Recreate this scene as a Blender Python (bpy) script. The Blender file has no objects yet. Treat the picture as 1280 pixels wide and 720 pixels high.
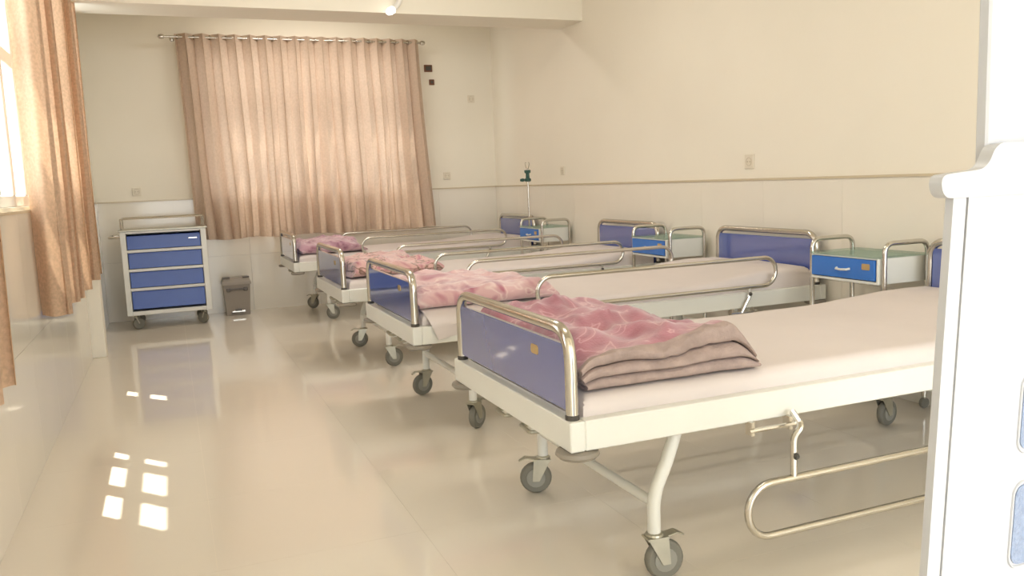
import bpy, math, random
from mathutils import Vector, Matrix, noise

# ------------------------------------------------------------------ camera, world, sun, exposure
scene = bpy.context.scene
COL = scene.collection
XL, XR, YB, ZC = -0.593, 3.235, 8.29, 2.95      # left wall, right wall, back wall, ceiling
RAIL = 1.073                                     # top of the tiled dado

cam_data = bpy.data.cameras.new('camera')
cam = bpy.data.objects.new('camera', cam_data)
COL.objects.link(cam)
scene.camera = cam
cam_data.sensor_fit = 'HORIZONTAL'
cam_data.sensor_width = 36.0
cam_data.lens = 1041.685 / 1280 * 36.0
cam_data.clip_start = 0.02
yaw, pit, rol = (math.radians(a) for a in (22.093, 7.298, -2.305))
fw = Vector((math.sin(yaw) * math.cos(pit), math.cos(yaw) * math.cos(pit), -math.sin(pit)))
r0 = Vector((math.cos(yaw), -math.sin(yaw), 0))
u0 = r0.cross(fw)
rr = r0 * math.cos(rol) + u0 * math.sin(rol)
uu = -r0 * math.sin(rol) + u0 * math.cos(rol)
cam.matrix_world = Matrix(((rr.x, uu.x, -fw.x, 0), (rr.y, uu.y, -fw.y, 0), (rr.z, uu.z, -fw.z, 1.126), (0, 0, 0, 1)))

world = bpy.data.worlds.new('world')
scene.world = world
world.use_nodes = True
bg = world.node_tree.nodes['Background']
bg.inputs[0].default_value = (0.93, 0.985, 1.03, 1)
bg.inputs[1].default_value = 6.2

sun_data = bpy.data.lights.new('sun', 'SUN')
sun_data.energy = 14.0
sun_data.angle = math.radians(0.6)
sun_data.color = (1.0, 0.93, 0.82)
sun = bpy.data.objects.new('sun', sun_data)
COL.objects.link(sun)
sun.location = (-4, 6, 7)
sun.rotation_euler = Vector((0.245, -0.3, -1.0)).to_track_quat('-Z', 'Y').to_euler()

scene.view_settings.view_transform = 'Standard'
scene.view_settings.look = 'None'
scene.view_settings.gamma = 1.0
scene.view_settings.use_curve_mapping = False
scene.view_settings.exposure = -0.17

def portal(loc, direction, sx, sy):
    d = bpy.data.lights.new('sky_portal', 'AREA')
    d.shape = 'RECTANGLE'
    d.size, d.size_y = sx, sy
    d.cycles.is_portal = True
    o = bpy.data.objects.new('sky_portal', d)
    COL.objects.link(o)
    o.location = loc
    o.rotation_euler = Vector(direction).to_track_quat('-Z', 'Y').to_euler()

# ------------------------------------------------------------------ materials
def lin(c):
    return tuple(((v / 255) / 12.92 if v / 255 <= 0.04045 else ((v / 255 + 0.055) / 1.055) ** 2.4) for v in c) + (1.0,)

def mat(name, rgb, rough=0.5, metal=0.0, var=0.0, scale=8.0, bump=0.0, bscale=40.0, coat=0.0, spec=0.5, coat_ior=1.5):
    m = bpy.data.materials.new(name)
    m.use_nodes = True
    nt = m.node_tree
    b = nt.nodes['Principled BSDF']
    b.inputs['Roughness'].default_value = rough
    b.inputs['Metallic'].default_value = metal
    b.inputs['Specular IOR Level'].default_value = spec
    b.inputs['Coat Weight'].default_value = coat
    b.inputs['Coat Roughness'].default_value = 0.05
    b.inputs['Coat IOR'].default_value = coat_ior
    tc = nt.nodes.new('ShaderNodeTexCoord')
    n = nt.nodes.new('ShaderNodeTexNoise')
    n.inputs['Scale'].default_value = scale
    n.inputs['Detail'].default_value = 4
    nt.links.new(tc.outputs['Object'], n.inputs['Vector'])
    r = nt.nodes.new('ShaderNodeValToRGB')
    c = lin(rgb)
    r.color_ramp.elements[0].position = 0.3
    r.color_ramp.elements[1].position = 0.7
    r.color_ramp.elements[0].color = tuple(v * (1 - var) for v in c[:3]) + (1,)
    r.color_ramp.elements[1].color = tuple(min(1, v * (1 + var)) for v in c[:3]) + (1,)
    nt.links.new(n.outputs['Fac'], r.inputs['Fac'])
    nt.links.new(r.outputs['Color'], b.inputs['Base Color'])
    if bump:
        n2 = nt.nodes.new('ShaderNodeTexNoise')
        n2.inputs['Scale'].default_value = bscale
        nt.links.new(tc.outputs['Object'], n2.inputs['Vector'])
        bp = nt.nodes.new('ShaderNodeBump')
        bp.inputs['Strength'].default_value = bump
        bp.inputs['Distance'].default_value = 0.01
        nt.links.new(n2.outputs['Fac'], bp.inputs['Height'])
        nt.links.new(bp.outputs['Normal'], b.inputs['Normal'])
    return m

M = {}
M['wall'] = mat('wall_paint', (238, 231, 215), 0.6, var=0.015, scale=1.5, bump=0.03, bscale=60)
M['ceiling'] = mat('ceiling_paint', (238, 230, 208), 0.7, var=0.01)
M['dado'] = mat('dado_tile', (234, 227, 213), 0.11, var=0.02, scale=2.0, spec=0.5)
M['dado_left'] = M['dado']
M['trim'] = mat('trim_tile', (205, 190, 162), 0.25, var=0.02)
M['floor'] = mat('polished_floor_tile', (228, 218, 202), 0.085, var=0.015, scale=1.2, spec=1.0)
M['grout'] = mat('floor_grout', (222, 208, 184), 0.5)
M['white'] = mat('white_enamel', (226, 225, 217), 0.3, var=0.01)
M['chrome'] = mat('stainless_tube', (206, 202, 194), 0.2, metal=1.0, var=0.02)
M['blue'] = mat('blue_laminate', (80, 96, 164), 0.13, var=0.03, scale=3, coat=1.0, coat_ior=1.9)
M['drawer_blue'] = mat('bright_blue_enamel', (56, 118, 202), 0.25, var=0.02)
M['cart_blue'] = mat('cart_blue_enamel', (64, 92, 166), 0.3, var=0.03)
M['rubber'] = mat('grey_rubber', (120, 117, 106), 0.55, var=0.05)
M['hub'] = mat('grey_hub_plastic', (146, 144, 134), 0.45, var=0.03)
M['zinc'] = mat('zinc_plate', (178, 174, 158), 0.35, metal=0.7, var=0.05, scale=30)
M['bumper'] = mat('bumper_grey', (140, 132, 120), 0.5)
M['dark'] = mat('dark_plastic', (70, 66, 60), 0.5)
M['brass'] = mat('gold_badge', (196, 168, 118), 0.35, metal=0.5)
M['sheet'] = mat('bed_sheet', (216, 206, 202), 0.85, var=0.02, scale=4, bump=0.25, bscale=9)
M['bin'] = mat('bin_grey_plastic', (150, 140, 128), 0.45, var=0.03)
M['bin_dark'] = mat('bin_dark_plastic', (105, 98, 92), 0.45)
M['brown'] = mat('brown_cover', (110, 66, 40), 0.5)
M['socket'] = mat('socket_plastic', (226, 217, 198), 0.4)
M['socket_hole'] = mat('socket_hole', (188, 176, 152), 0.6)
M['green'] = mat('green_clamp', (46, 84, 74), 0.45)
M['door'] = mat('door_enamel', (184, 185, 189), 0.35, var=0.008)
M['seam'] = mat('dirty_seam', (165, 163, 158), 0.7, var=0.2, scale=60)
M['pane_grey'] = mat('blue_grey_pane', (132, 146, 172), 0.35, var=0.12, scale=120, bump=0.3, bscale=200)
M['pvc'] = mat('window_pvc', (240, 238, 232), 0.4)
M['ground'] = mat('outside_paving', (205, 198, 185), 0.8, var=0.05)

def thin_glass(name, tint, gloss):
    m = bpy.data.materials.new(name)
    m.use_nodes = True
    nt = m.node_tree
    nt.nodes.clear()
    out = nt.nodes.new('ShaderNodeOutputMaterial')
    tr = nt.nodes.new('ShaderNodeBsdfTransparent')
    tr.inputs[0].default_value = tint
    gl = nt.nodes.new('ShaderNodeBsdfGlossy')
    gl.inputs['Roughness'].default_value = 0.03
    mx = nt.nodes.new('ShaderNodeMixShader')
    mx.inputs[0].default_value = gloss
    nt.links.new(tr.outputs[0], mx.inputs[1])
    nt.links.new(gl.outputs[0], mx.inputs[2])
    nt.links.new(mx.outputs[0], out.inputs[0])
    return m
M['glass'] = thin_glass('window_glass', (0.95, 0.97, 0.96, 1), 0.06)
M['teal_glass'] = thin_glass('teal_glass_top', (0.84, 0.92, 0.89, 1), 0.2)

def cloth(name, rgb, trans_rgb, fac, var=0.06, scale=60):
    """woven curtain cloth: part of the light passes through it"""
    m = bpy.data.materials.new(name)
    m.use_nodes = True
    nt = m.node_tree
    nt.nodes.clear()
    out = nt.nodes.new('ShaderNodeOutputMaterial')
    tc = nt.nodes.new('ShaderNodeTexCoord')
    n = nt.nodes.new('ShaderNodeTexNoise')
    n.inputs['Scale'].default_value = scale
    n.inputs['Detail'].default_value = 3
    nt.links.new(tc.outputs['Object'], n.inputs['Vector'])
    def ramp(c):
        r = nt.nodes.new('ShaderNodeValToRGB')
        c = lin(c)
        r.color_ramp.elements[0].position = 0.38
        r.color_ramp.elements[1].position = 0.62
        r.color_ramp.elements[0].color = tuple(v * (1 - var) for v in c[:3]) + (1,)
        r.color_ramp.elements[1].color = tuple(min(1, v * (1 + var)) for v in c[:3]) + (1,)
        nt.links.new(n.outputs['Fac'], r.inputs['Fac'])
        return r
    d = nt.nodes.new('ShaderNodeBsdfDiffuse')
    t = nt.nodes.new('ShaderNodeBsdfTranslucent')
    nt.links.new(ramp(rgb).outputs['Color'], d.inputs[0])
    nt.links.new(ramp(trans_rgb).outputs['Color'], t.inputs[0])
    mx = nt.nodes.new('ShaderNodeMixShader')
    mx.inputs[0].default_value = fac
    nt.links.new(d.outputs[0], mx.inputs[1])
    nt.links.new(t.outputs[0], mx.inputs[2])
    nt.links.new(mx.outputs[0], out.inputs[0])
    return m
M['curtain_back'] = cloth('curtain_cloth', (204, 182, 162), (202, 176, 154), 0.2, 0.04, 50)
M['curtain_left'] = cloth('curtain_print_cloth', (202, 174, 148), (222, 184, 150), 0.26, 0.08, 70)

def plush(name, a, b, c, scale, seed):
    """printed plush: two swirling tones and pale flourishes"""
    m = bpy.data.materials.new(name)
    m.use_nodes = True
    nt = m.node_tree
    bs = nt.nodes['Principled BSDF']
    bs.inputs['Roughness'].default_value = 0.8
    bs.inputs['Sheen Weight'].default_value = 0.5
    tc = nt.nodes.new('ShaderNodeTexCoord')
    mp = nt.nodes.new('ShaderNodeMapping')
    mp.inputs['Location'].default_value = (seed, seed * 1.7, seed * 0.3)
    nt.links.new(tc.outputs['Object'], mp.inputs['Vector'])
    n = nt.nodes.new('ShaderNodeTexNoise')
    n.inputs['Scale'].default_value = scale
    n.inputs['Distortion'].default_value = 2.2
    n.inputs['Detail'].default_value = 2
    nt.links.new(mp.outputs[0], n.inputs['Vector'])
    r = nt.nodes.new('ShaderNodeValToRGB')
    e = r.color_ramp.elements
    e[0].position = 0.3
    e[0].color = lin(a)
    e[1].position = 0.5
    e[1].color = lin(b)
    for p, cc in ((0.565, b), (0.6, c), (0.635, b), (0.75, a)):
        k = e.new(p)
        k.color = lin(cc)
    nt.links.new(n.outputs['Fac'], r.inputs['Fac'])
    nt.links.new(r.outputs['Color'], bs.inputs['Base Color'])
    n2 = nt.nodes.new('ShaderNodeTexNoise')
    n2.inputs['Scale'].default_value = 160
    nt.links.new(tc.outputs['Object'], n2.inputs['Vector'])
    bp = nt.nodes.new('ShaderNodeBump')
    bp.inputs['Strength'].default_value = 0.3
    bp.inputs['Distance'].default_value = 0.004
    nt.links.new(n2.outputs['Fac'], bp.inputs['Height'])
    nt.links.new(bp.outputs['Normal'], bs.inputs['Normal'])
    return m
M['plush_maroon'] = plush('maroon_plush', (152, 88, 102), (170, 106, 118), (200, 152, 158), 6, 1.3)
M['plush_rose'] = plush('rose_plush', (172, 104, 120), (212, 172, 172), (226, 200, 194), 4, 4.1)
M['plush_pink'] = plush('pink_plush', (178, 102, 120), (212, 170, 164), (118, 86, 68), 5, 7.7)
M['plush_purple'] = plush('purple_plush', (140, 84, 108), (196, 154, 168), (214, 190, 194), 6, 9.2)
M['plush_back'] = mat('taupe_plush_lining', (166, 147, 140), 0.85, var=0.15, scale=25, bump=0.3, bscale=120)

# ------------------------------------------------------------------ mesh helpers
class MB:
    """collects shapes, then links them as one mesh object"""
    def __init__(self):
        self.v, self.f, self.mi, self.cur = [], [], [], 0
    def add(self, vs, fs):
        o = len(self.v)
        self.v.extend(tuple(p) for p in vs)
        for f in fs:
            self.f.append(tuple(i + o for i in f))
            self.mi.append(self.cur)
        return self
    def box(self, x0, x1, y0, y1, z0, z1, b=0.0):
        if b <= 0:
            vs = [(x, y, z) for x in (x0, x1) for y in (y0, y1) for z in (z0, z1)]
            return self.add(vs, [(0, 1, 3, 2), (4, 6, 7, 5), (0, 4, 5, 1), (2, 3, 7, 6), (0, 2, 6, 4), (1, 5, 7, 3)])
        # box with chamfered edges: three vertices for each corner
        vs, idx = [], {}
        for i, x in enumerate((x0, x1)):
            for j, y in enumerate((y0, y1)):
                for k, z in enumerate((z0, z1)):
                    sx, sy, sz = (1 if i == 0 else -1), (1 if j == 0 else -1), (1 if k == 0 else -1)
                    for a, p in enumerate(((x, y + sy * b, z + sz * b), (x + sx * b, y, z + sz * b), (x + sx * b, y + sy * b, z))):
                        idx[i, j, k, a] = len(vs)
                        vs.append(p)
        g = lambda i, j, k, a: idx[i, j, k, a]
        fs = []
        for s in (0, 1):
            fs.append((g(s, 0, 0, 0), g(s, 1, 0, 0), g(s, 1, 1, 0), g(s, 0, 1, 0)))
            fs.append((g(0, s, 0, 1), g(1, s, 0, 1), g(1, s, 1, 1), g(0, s, 1, 1)))
            fs.append((g(0, 0, s, 2), g(1, 0, s, 2), g(1, 1, s, 2), g(0, 1, s, 2)))
        for s in (0, 1):
            for t in (0, 1):
                fs.append((g(s, t, 0, 0), g(s, t, 1, 0), g(s, t, 1, 1), g(s, t, 0, 1)))
                fs.append((g(s, 0, t, 0), g(s, 1, t, 0), g(s, 1, t, 2), g(s, 0, t, 2)))
                fs.append((g(0, s, t, 1), g(1, s, t, 1), g(1, s, t, 2), g(0, s, t, 2)))
        for i in (0, 1):
            for j in (0, 1):
                for k in (0, 1):
                    fs.append((g(i, j, k, 0), g(i, j, k, 1), g(i, j, k, 2)))
        return self.add(vs, fs)
    def tube(self, pts, rad, seg=10, closed=False, caps=True):
        pts = [Vector(p) for p in pts]
        n = len(pts)
        rads = rad if isinstance(rad, (list, tuple)) else [rad] * n
        tan = []
        for i in range(n):
            a = pts[(i - 1) % n] if (closed or i > 0) else pts[i]
            b = pts[(i + 1) % n] if (closed or i < n - 1) else pts[i]
            tan.append((b - a).normalized())
        up = Vector((0, 0, 1)) if abs(tan[0].z) < 0.9 else Vector((1, 0, 0))
        nrm = (up - tan[0] * up.dot(tan[0])).normalized()
        vs, fs = [], []
        for i in range(n):
            nrm = (nrm - tan[i] * nrm.dot(tan[i])).normalized()
            bi = tan[i].cross(nrm)
            for s in range(seg):
                a = 2 * math.pi * s / seg
                vs.append(pts[i] + (nrm * math.cos(a) + bi * math.sin(a)) * rads[i])
        for i in range(n if closed else n - 1):
            for s in range(seg):
                j, t = (i + 1) % n, (s + 1) % seg
                fs.append((i * seg + s, i * seg + t, j * seg + t, j * seg + s))
        if caps and not closed:
            fs.append(tuple(range(seg)))
            fs.append(tuple((n - 1) * seg + s for s in range(seg)))
        return self.add(vs, fs)
    def lathe(self, prof, c, axis=(0, 0, 1), seg=20):
        """prof: (radius, offset along the axis)"""
        ax = Vector(axis).normalized()
        up = Vector((0, 0, 1)) if abs(ax.z) < 0.9 else Vector((1, 0, 0))
        a1 = (up - ax * up.dot(ax)).normalized()
        a2 = ax.cross(a1)
        c = Vector(c)
        vs, fs = [], []
        for r_, h_ in prof:
            for s in range(seg):
                a = 2 * math.pi * s / seg
                vs.append(c + ax * h_ + (a1 * math.cos(a) + a2 * math.sin(a)) * r_)
        for i in range(len(prof) - 1):
            for s in range(seg):
                t = (s + 1) % seg
                fs.append((i * seg + s, i * seg + t, (i + 1) * seg + t, (i + 1) * seg + s))
        fs.append(tuple(range(seg)))
        fs.append(tuple((len(prof) - 1) * seg + s for s in range(seg)))
        return self.add(vs, fs)
    def prism(self, poly, d0, d1, plane='xz'):
        """polygon extruded along the axis that the plane leaves out"""
        n = len(poly)
        def p3(p, d):
            return {'xz': (p[0], d, p[1]), 'yz': (d, p[0], p[1]), 'xy': (p[0], p[1], d)}[plane]
        vs = [p3(p, d0) for p in poly] + [p3(p, d1) for p in poly]
        fs = [tuple(range(n)), tuple(range(2 * n - 1, n - 1, -1))]
        fs += [(i, (i + 1) % n, (i + 1) % n + n, i + n) for i in range(n)]
        return self.add(vs, fs)
    def build(self, name, materials, parent=None, smooth=False, fix=True):
        me = bpy.data.meshes.new(name)
        me.from_pydata(self.v, [], self.f)
        if not isinstance(materials, (list, tuple)):
            materials = [materials]
        for m in materials:
            me.materials.append(m)
        if len(materials) > 1:
            me.polygons.foreach_set('material_index', self.mi)
        if fix:
            import bmesh
            bm = bmesh.new()
            bm.from_mesh(me)
            bmesh.ops.recalc_face_normals(bm, faces=bm.faces)
            bm.to_mesh(me)
            bm.free()
        if smooth:
            me.polygons.foreach_set('use_smooth', [True] * len(me.polygons))
            try:
                me.set_sharp_from_angle(angle=math.radians(40))
            except Exception:
                pass
        me.update()
        o = bpy.data.objects.new(name, me)
        COL.objects.link(o)
        o.parent = parent
        return o

def bx(*a, **k):
    return MB().box(*a, **k)

def rounded(pts, r, n=6, closed=False):
    """polyline with its corners rounded"""
    pts = [Vector(p) for p in pts]
    out = []
    N = len(pts)
    for i, p in enumerate(pts):
        if not closed and i in (0, N - 1):
            out.append(p)
            continue
        a, b = pts[(i - 1) % N], pts[(i + 1) % N]
        d1, d2 = (a - p), (b - p)
        t = min(r, d1.length * 0.499, d2.length * 0.499)
        p1, p2 = p + d1.normalized() * t, p + d2.normalized() * t
        for k in range(n + 1):
            s = k / n
            out.append(p1 * (1 - s) ** 2 + p * 2 * s * (1 - s) + p2 * s * s)
    return out

def rrect(x0, x1, z0, z1, r, n=5):
    pts = []
    for cx, cz, a0 in ((x1 - r, z0 + r, -90), (x1 - r, z1 - r, 0), (x0 + r, z1 - r, 90), (x0 + r, z0 + r, 180)):
        for k in range(n + 1):
            a = math.radians(a0 + 90 * k / n)
            pts.append((cx + r * math.cos(a), cz + r * math.sin(a)))
    return pts

def tag(o, label=None, cat=None, group=None, kind=None):
    if label: o['label'] = label
    if cat: o['category'] = cat
    if group: o['group'] = group
    if kind: o['kind'] = kind
    return o

def empty(name, loc):
    o = bpy.data.objects.new(name, None)
    COL.objects.link(o)
    o.location = loc
    o.empty_display_size = 0.1
    return o

def copy_tree(o, parent=None):
    c = o.copy()
    COL.objects.link(c)
    c.parent = parent
    for ch in [q for q in bpy.data.objects if q.parent == o]:
        copy_tree(ch, c)
    return c

def share(o, name, parent, loc):
    c = bpy.data.objects.new(name, o.data)
    COL.objects.link(c)
    c.parent = parent
    c.location = loc
    return c

# ------------------------------------------------------------------ the room
Y0 = 0.80                                  # inner face of the entrance wall
floor = bx(XL - 0.2, XR + 0.2, -2.2, YB + 0.2, -0.12, -0.0008).build('floor', M['grout'])
tag(floor, 'polished cream tiled floor of the ward', kind='structure')
TS = 0.638
first = None
ny = 16
for i in range(6):
    for j in range(ny):
        x0, y0 = XL + i * TS, YB - (j + 1) * TS
        if first is None:
            g = 0.00025
            first = bx(g, TS - g, g, TS - g, -0.010, 0).build('floor_tile', M['floor'], floor)
            first.location = (x0, y0, 0)
        else:
            share(first, 'floor_tile', floor, (x0, y0, 0))

tag(bx(XL - 0.2, XR + 0.2, -2.2, YB + 0.2, ZC, ZC + 0.15).build('ceiling', M['ceiling']), 'cream painted ceiling', kind='structure')

def wall_with_openings(name, axis, a0, a1, d0, d1, z1, openings, material):
    """wall along x or y with rectangular openings (p0, p1, z0, z1)"""
    mb = MB()
    def b(p0, p1, q0, q1):
        if p1 - p0 < 1e-4 or q1 - q0 < 1e-4: return
        if axis == 'x': mb.box(p0, p1, d0, d1, q0, q1)
        else: mb.box(d0, d1, p0, p1, q0, q1)
    p = a0
    for o0, o1, q0, q1 in sorted(openings):
        b(p, o0, 0, z1)
        b(o0, o1, 0, q0)
        b(o0, o1, q1, z1)
        p = o1
    b(p, a1, 0, z1)
    return mb.build(name, material)

WT = 0.09
WL = [(1.70, 2.60, 1.10, 2.42), (3.55, 6.48, 1.10, 2.42)]
WB = (0.36, 2.28, 0.95, 2.42)
wl = wall_with_openings('wall_left', 'y', -2.2, YB + WT, XL - WT, XL, ZC, WL, M['wall'])
tag(wl, 'cream left wall with the curtained windows', kind='structure')
wb = wall_with_openings('wall_back', 'x', XL, XR, YB, YB + WT, ZC, [WB], M['wall'])
tag(wb, 'cream back wall behind the drawer cart', kind='structure')
wr = bx(XR, XR + WT, -2.2, YB + WT, 0, ZC).build('wall_right', M['wall'])
tag(wr, 'cream right wall behind the bed headboards', kind='structure')
wf = wall_with_openings('wall_front', 'x', XL, XR, Y0, Y0 + WT, ZC, [(XL + 0.05, XR - 0.25, 0, 2.55)], M['wall'])
tag(wf, 'cream entrance wall around the doorway', kind='structure')

wc_ = wall_with_openings('wall_corridor_added', 'x', XL - WT, XR + WT, -2.2 - WT, -2.2, ZC, [(-0.55, 3.18, 0.0, 2.85)], M['wall'])  # unseen wall added to dim the daylight from behind; its opening admits sky light
tag(wc_, 'added cream corridor wall with an opening sized for daylight', kind='structure')

# tiled dado: large glossy tiles, two courses, a slim trim on top
def dado(wall, axis, a0, a1, face, sgn, n, material):
    w = (a1 - a0) / n
    h = (RAIL - 0.0) / 2
    g, t = 0.0006, 0.012
    if axis == 'y':
        base = bx(0 if sgn > 0 else -t, t if sgn > 0 else 0, g, w - g, g, h - g)
    else:
        base = bx(g, w - g, -t, 0, g, h - g)
    f = None
    for i in range(n):
        for j in range(2):
            loc = (face, a0 + i * w, j * h) if axis == 'y' else (a0 + i * w, face, j * h)
            if f is None:
                f = base.build('wall_tile', material, wall)
                f.location = loc
            else:
                share(f, 'wall_tile', wall, loc)
dado(wr, 'y', Y0 + WT, YB, XR, -1, 12, M['dado'])
dado(wb, 'x', XL + 0.012, XR - 0.012, YB, -1, 6, M['dado'])
dado(wl, 'y', Y0 + WT, YB, XL, 1, 12, M['dado_left'])
for n_, (lab, mb) in enumerate((
        ('slim cream trim line along the right wall', bx(XR - 0.018, XR, Y0 + WT, YB, RAIL, RAIL + 0.012)),
        ('slim cream trim line along the back wall', bx(XL, XR, YB - 0.018, YB, RAIL, RAIL + 0.012)),
        ('slim cream trim line below the left windows', bx(XL, XL + 0.018, Y0 + WT, YB, RAIL, RAIL + 0.012)))):
    tag(mb.build('trim_%d' % (n_ + 1), M['trim']), lab, kind='structure')

beam = bx(XL, XR, 6.22, 6.62, 2.395, ZC).build('trim_4', M['wall'])
tag(beam, 'deep cream ceiling beam spanning the ward', kind='structure')
pil = bx(XL, XL + 0.10, 6.50, 6.66, 0, 2.395, b=0.004).build('trim_5', M['wall'])
tag(pil, 'slim cream pilaster at the end of the left curtain', kind='structure')

# windows: frame, sash bars, panes, sill
def window(name, axis, p0, p1, z0, z1, outer, sgn, cols, transom, label):
    """axis: direction the window runs in; outer: coordinate of the glass plane"""
    def B(mb, a, b, d0, d1, c, d, bev=0.004):
        lo, hi = min(outer + sgn * d0, outer + sgn * d1), max(outer + sgn * d0, outer + sgn * d1)
        if axis == 'y': mb.box(lo, hi, a, b, c, d, b=bev)
        else: mb.box(a, b, lo, hi, c, d, b=bev)
        return mb
    fr = MB()
    w = 0.05
    B(fr, p0, p1, 0, 0.06, z0, z0 + w); B(fr, p0, p1, 0, 0.06, z1 - w, z1)
    B(fr, p0, p0 + w, 0, 0.06, z0 + w, z1 - w); B(fr, p1 - w, p1, 0, 0.06, z0 + w, z1 - w)
    root = fr.build(name, M['pvc'])
    tag(root, label, kind='structure')
    for i in range(1, cols):
        c = p0 + (p1 - p0) * i / cols
        B(MB(), c - 0.035, c + 0.035, 0, 0.06, z0 + w, z1 - w).build('mullion', M['pvc'], root)
    if transom:
        B(MB(), p0 + w, p1 - w, 0.002, 0.058, transom - 0.035, transom + 0.035).build('transom', M['pvc'], root)
    zs = [z0 + w] + ([transom - 0.035, transom + 0.035] if transom else []) + [z1 - w]
    for i in range(cols):
        a = p0 + (p1 - p0) * i / cols + (w if i == 0 else 0.035)
        b = p0 + (p1 - p0) * (i + 1) / cols - (w if i == cols - 1 else 0.035)
        for k in range(0, len(zs), 2):
            q = MB()
            e = outer + sgn * 0.03
            if axis == 'y': q.add([(e, a, zs[k]), (e, b, zs[k]), (e, b, zs[k + 1]), (e, a, zs[k + 1])], [(0, 1, 2, 3)])
            else: q.add([(a, e, zs[k]), (b, e, zs[k]), (b, e, zs[k + 1]), (a, e, zs[k + 1])], [(0, 1, 2, 3)])
            q.build('pane', M['glass'], root)
    return root
window('window_1', 'y', *WL[0], XL - WT, 1, 2, 1.95, 'white framed window beside the entrance')
window('window_2', 'y', *WL[1], XL - WT, 1, 8, 1.78, 'white framed bright window half hidden by the left curtain')
window('window_3', 'x', *WB, YB + WT, -1, 3, 1.92, 'white framed window glowing behind the back curtain')
for p0, p1, z0, z1 in WL:
    portal((XL - WT - 0.03, (p0 + p1) / 2, (z0 + z1) / 2), (1, 0, 0), p1 - p0, z1 - z0)
portal((1.315, -2.2 - WT - 0.03, 1.42), (0, 1, 0), 3.73, 2.85)
portal(((WB[0] + WB[1]) / 2, YB + WT + 0.03, (WB[2] + WB[3]) / 2), (0, -1, 0), WB[1] - WB[0], WB[3] - WB[2])

# ------------------------------------------------------------------ door at the entrance, close to the camera
def door():
    yl = 0.76
    root = MB().box(0.985, 1.27, yl + 0.016, yl + 0.034, 0.0, 2.2, b=0.003).build('door_1', M['door'])
    tag(root, 'white enamelled door leaf standing at the right edge', kind='structure')
    # lower leaf leans out a little to the left towards the floor
    def sl(x, z):
        return x - (1.085 - z) * 0.060
    def sheet(xa, xb, za, zb, d0, d1):
        return MB().prism([(sl(xa, za), za), (sl(xb, za), za), (sl(xb, zb), zb), (sl(xa, zb), zb)], d0, d1)
    leaf = sheet(0.9365, 1.23, 0.03, 1.09, yl, yl + 0.016).build('lower_leaf', M['door'], root)
    sheet(0.911, 0.9335, 0.03, 1.088, yl + 0.001, yl + 0.013).build('edge_strip', M['door'], root)
    sheet(0.9335, 0.9365, 0.03, 0.98, yl + 0.003, yl + 0.016).build('seam', M['seam'], root)
    prof = rounded([(1.23, 0, 1.083), (0.890, 0, 1.083), (0.884, 0, 1.112), (0.966, 0, 1.118), (0.980, 0, 1.15), (1.23, 0, 1.15)], 0.018, 6)
    MB().prism([(p.x, p.z) for p in prof], yl - 0.002, yl + 0.017).build('ledge', M['door'], root, smooth=True)
    for z0, z1 in ((0.734, 0.836), (0.57, 0.684), (0.42, 0.534), (0.27, 0.384)):
        x0 = 1.066
        q = [(sl(x, z), z) for x, z in rrect(x0, x0 + 0.098, z0, z1, 0.016)]
        MB().prism(q, yl - 0.0015, yl + 0.001).build('inset_pane', M['pane_grey'], leaf)
        q2 = rrect(x0 - 0.004, x0 + 0.102, z0 - 0.004, z1 + 0.004, 0.018)
        MB().tube([(sl(x, z), yl - 0.0005, z) for x, z in q2], 0.002, 6, closed=True).build('inset_rim', M['door'], leaf, smooth=True)
door()

# ------------------------------------------------------------------ curtains
def curtain(name, fn, ns, nz, material, root):
    vs, fs = [], []
    for k in range(nz + 1):
        for i in range(ns + 1):
            vs.append(fn(i / ns, k / nz))
    for k in range(nz):
        for i in range(ns):
            a = k * (ns + 1) + i
            fs.append((a, a + 1, a + ns + 2, a + ns + 1))
    return MB().add(vs, fs).build(name, material, root, smooth=True, fix=False)

def torus_ring(c, axis, R, r):
    ax = Vector(axis).normalized()
    up = Vector((0, 0, 1))
    a1 = (up - ax * up.dot(ax)).normalized()
    a2 = ax.cross(a1)
    return MB().tube([Vector(c) + (a1 * math.cos(t) + a2 * math.sin(t)) * R for t in [2 * math.pi * k / 14 for k in range(14)]], r, 6, closed=True)

def back_panel(x0, x1, b0, b1, folds, seed, label):
    rnd = random.Random(seed)
    ph = rnd.random() * 6
    root = empty('curtain', ((x0 + x1) / 2, YB - 0.13, 0.70))
    ox, oy, oz = root.location
    def fn(s, t):
        z = 2.545 + (0.70 - 2.545) * t
        wob = 0.22 * math.sin(3.1 * s * 2 + ph) + 0.12 * math.sin(7.3 * s + ph * 2)
        ss = s + 0.012 * math.sin(t * 4 + s * 9 + ph) * t
        a = 2 * math.pi * folds * (s + 0.03 * wob)
        amp = 0.044 * (1 - 0.25 * t) + 0.018 * t * math.sin(5 * s + ph)
        xa, xb = x0 + (b0 - x0) * t, x1 + (b1 - x1) * t
        x = xa + (xb - xa) * ss + 0.012 * math.sin(2 * a) * (1 - 0.4 * t)
        y = YB - 0.13 + amp * math.sin(a) + 0.012 * t * math.sin(2.3 * a + ph)
        if t > 0.94:
            z += 0.008 * math.sin(13 * s + ph)
        return (x - ox, y - oy, z - oz)
    curtain('cloth', fn, folds * 18, 30, M['curtain_back'], root)
    for k in range(folds * 2):
        s = (k + 0.5) / (folds * 2)
        x = x0 + (x1 - x0) * s
        torus_ring((x - ox, YB - 0.13 - oy, 2.515 - oz), (1, 0.5 * (-1) ** k, 0), 0.020, 0.004).build('eyelet', M['chrome'], root, smooth=True)
    tag(root, label, 'curtain', 'curtains of the back window')
back_panel(0.17, 1.262, 0.235, 1.262, 8, 3, 'left peach curtain panel on the back window, above the grey bin')
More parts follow.
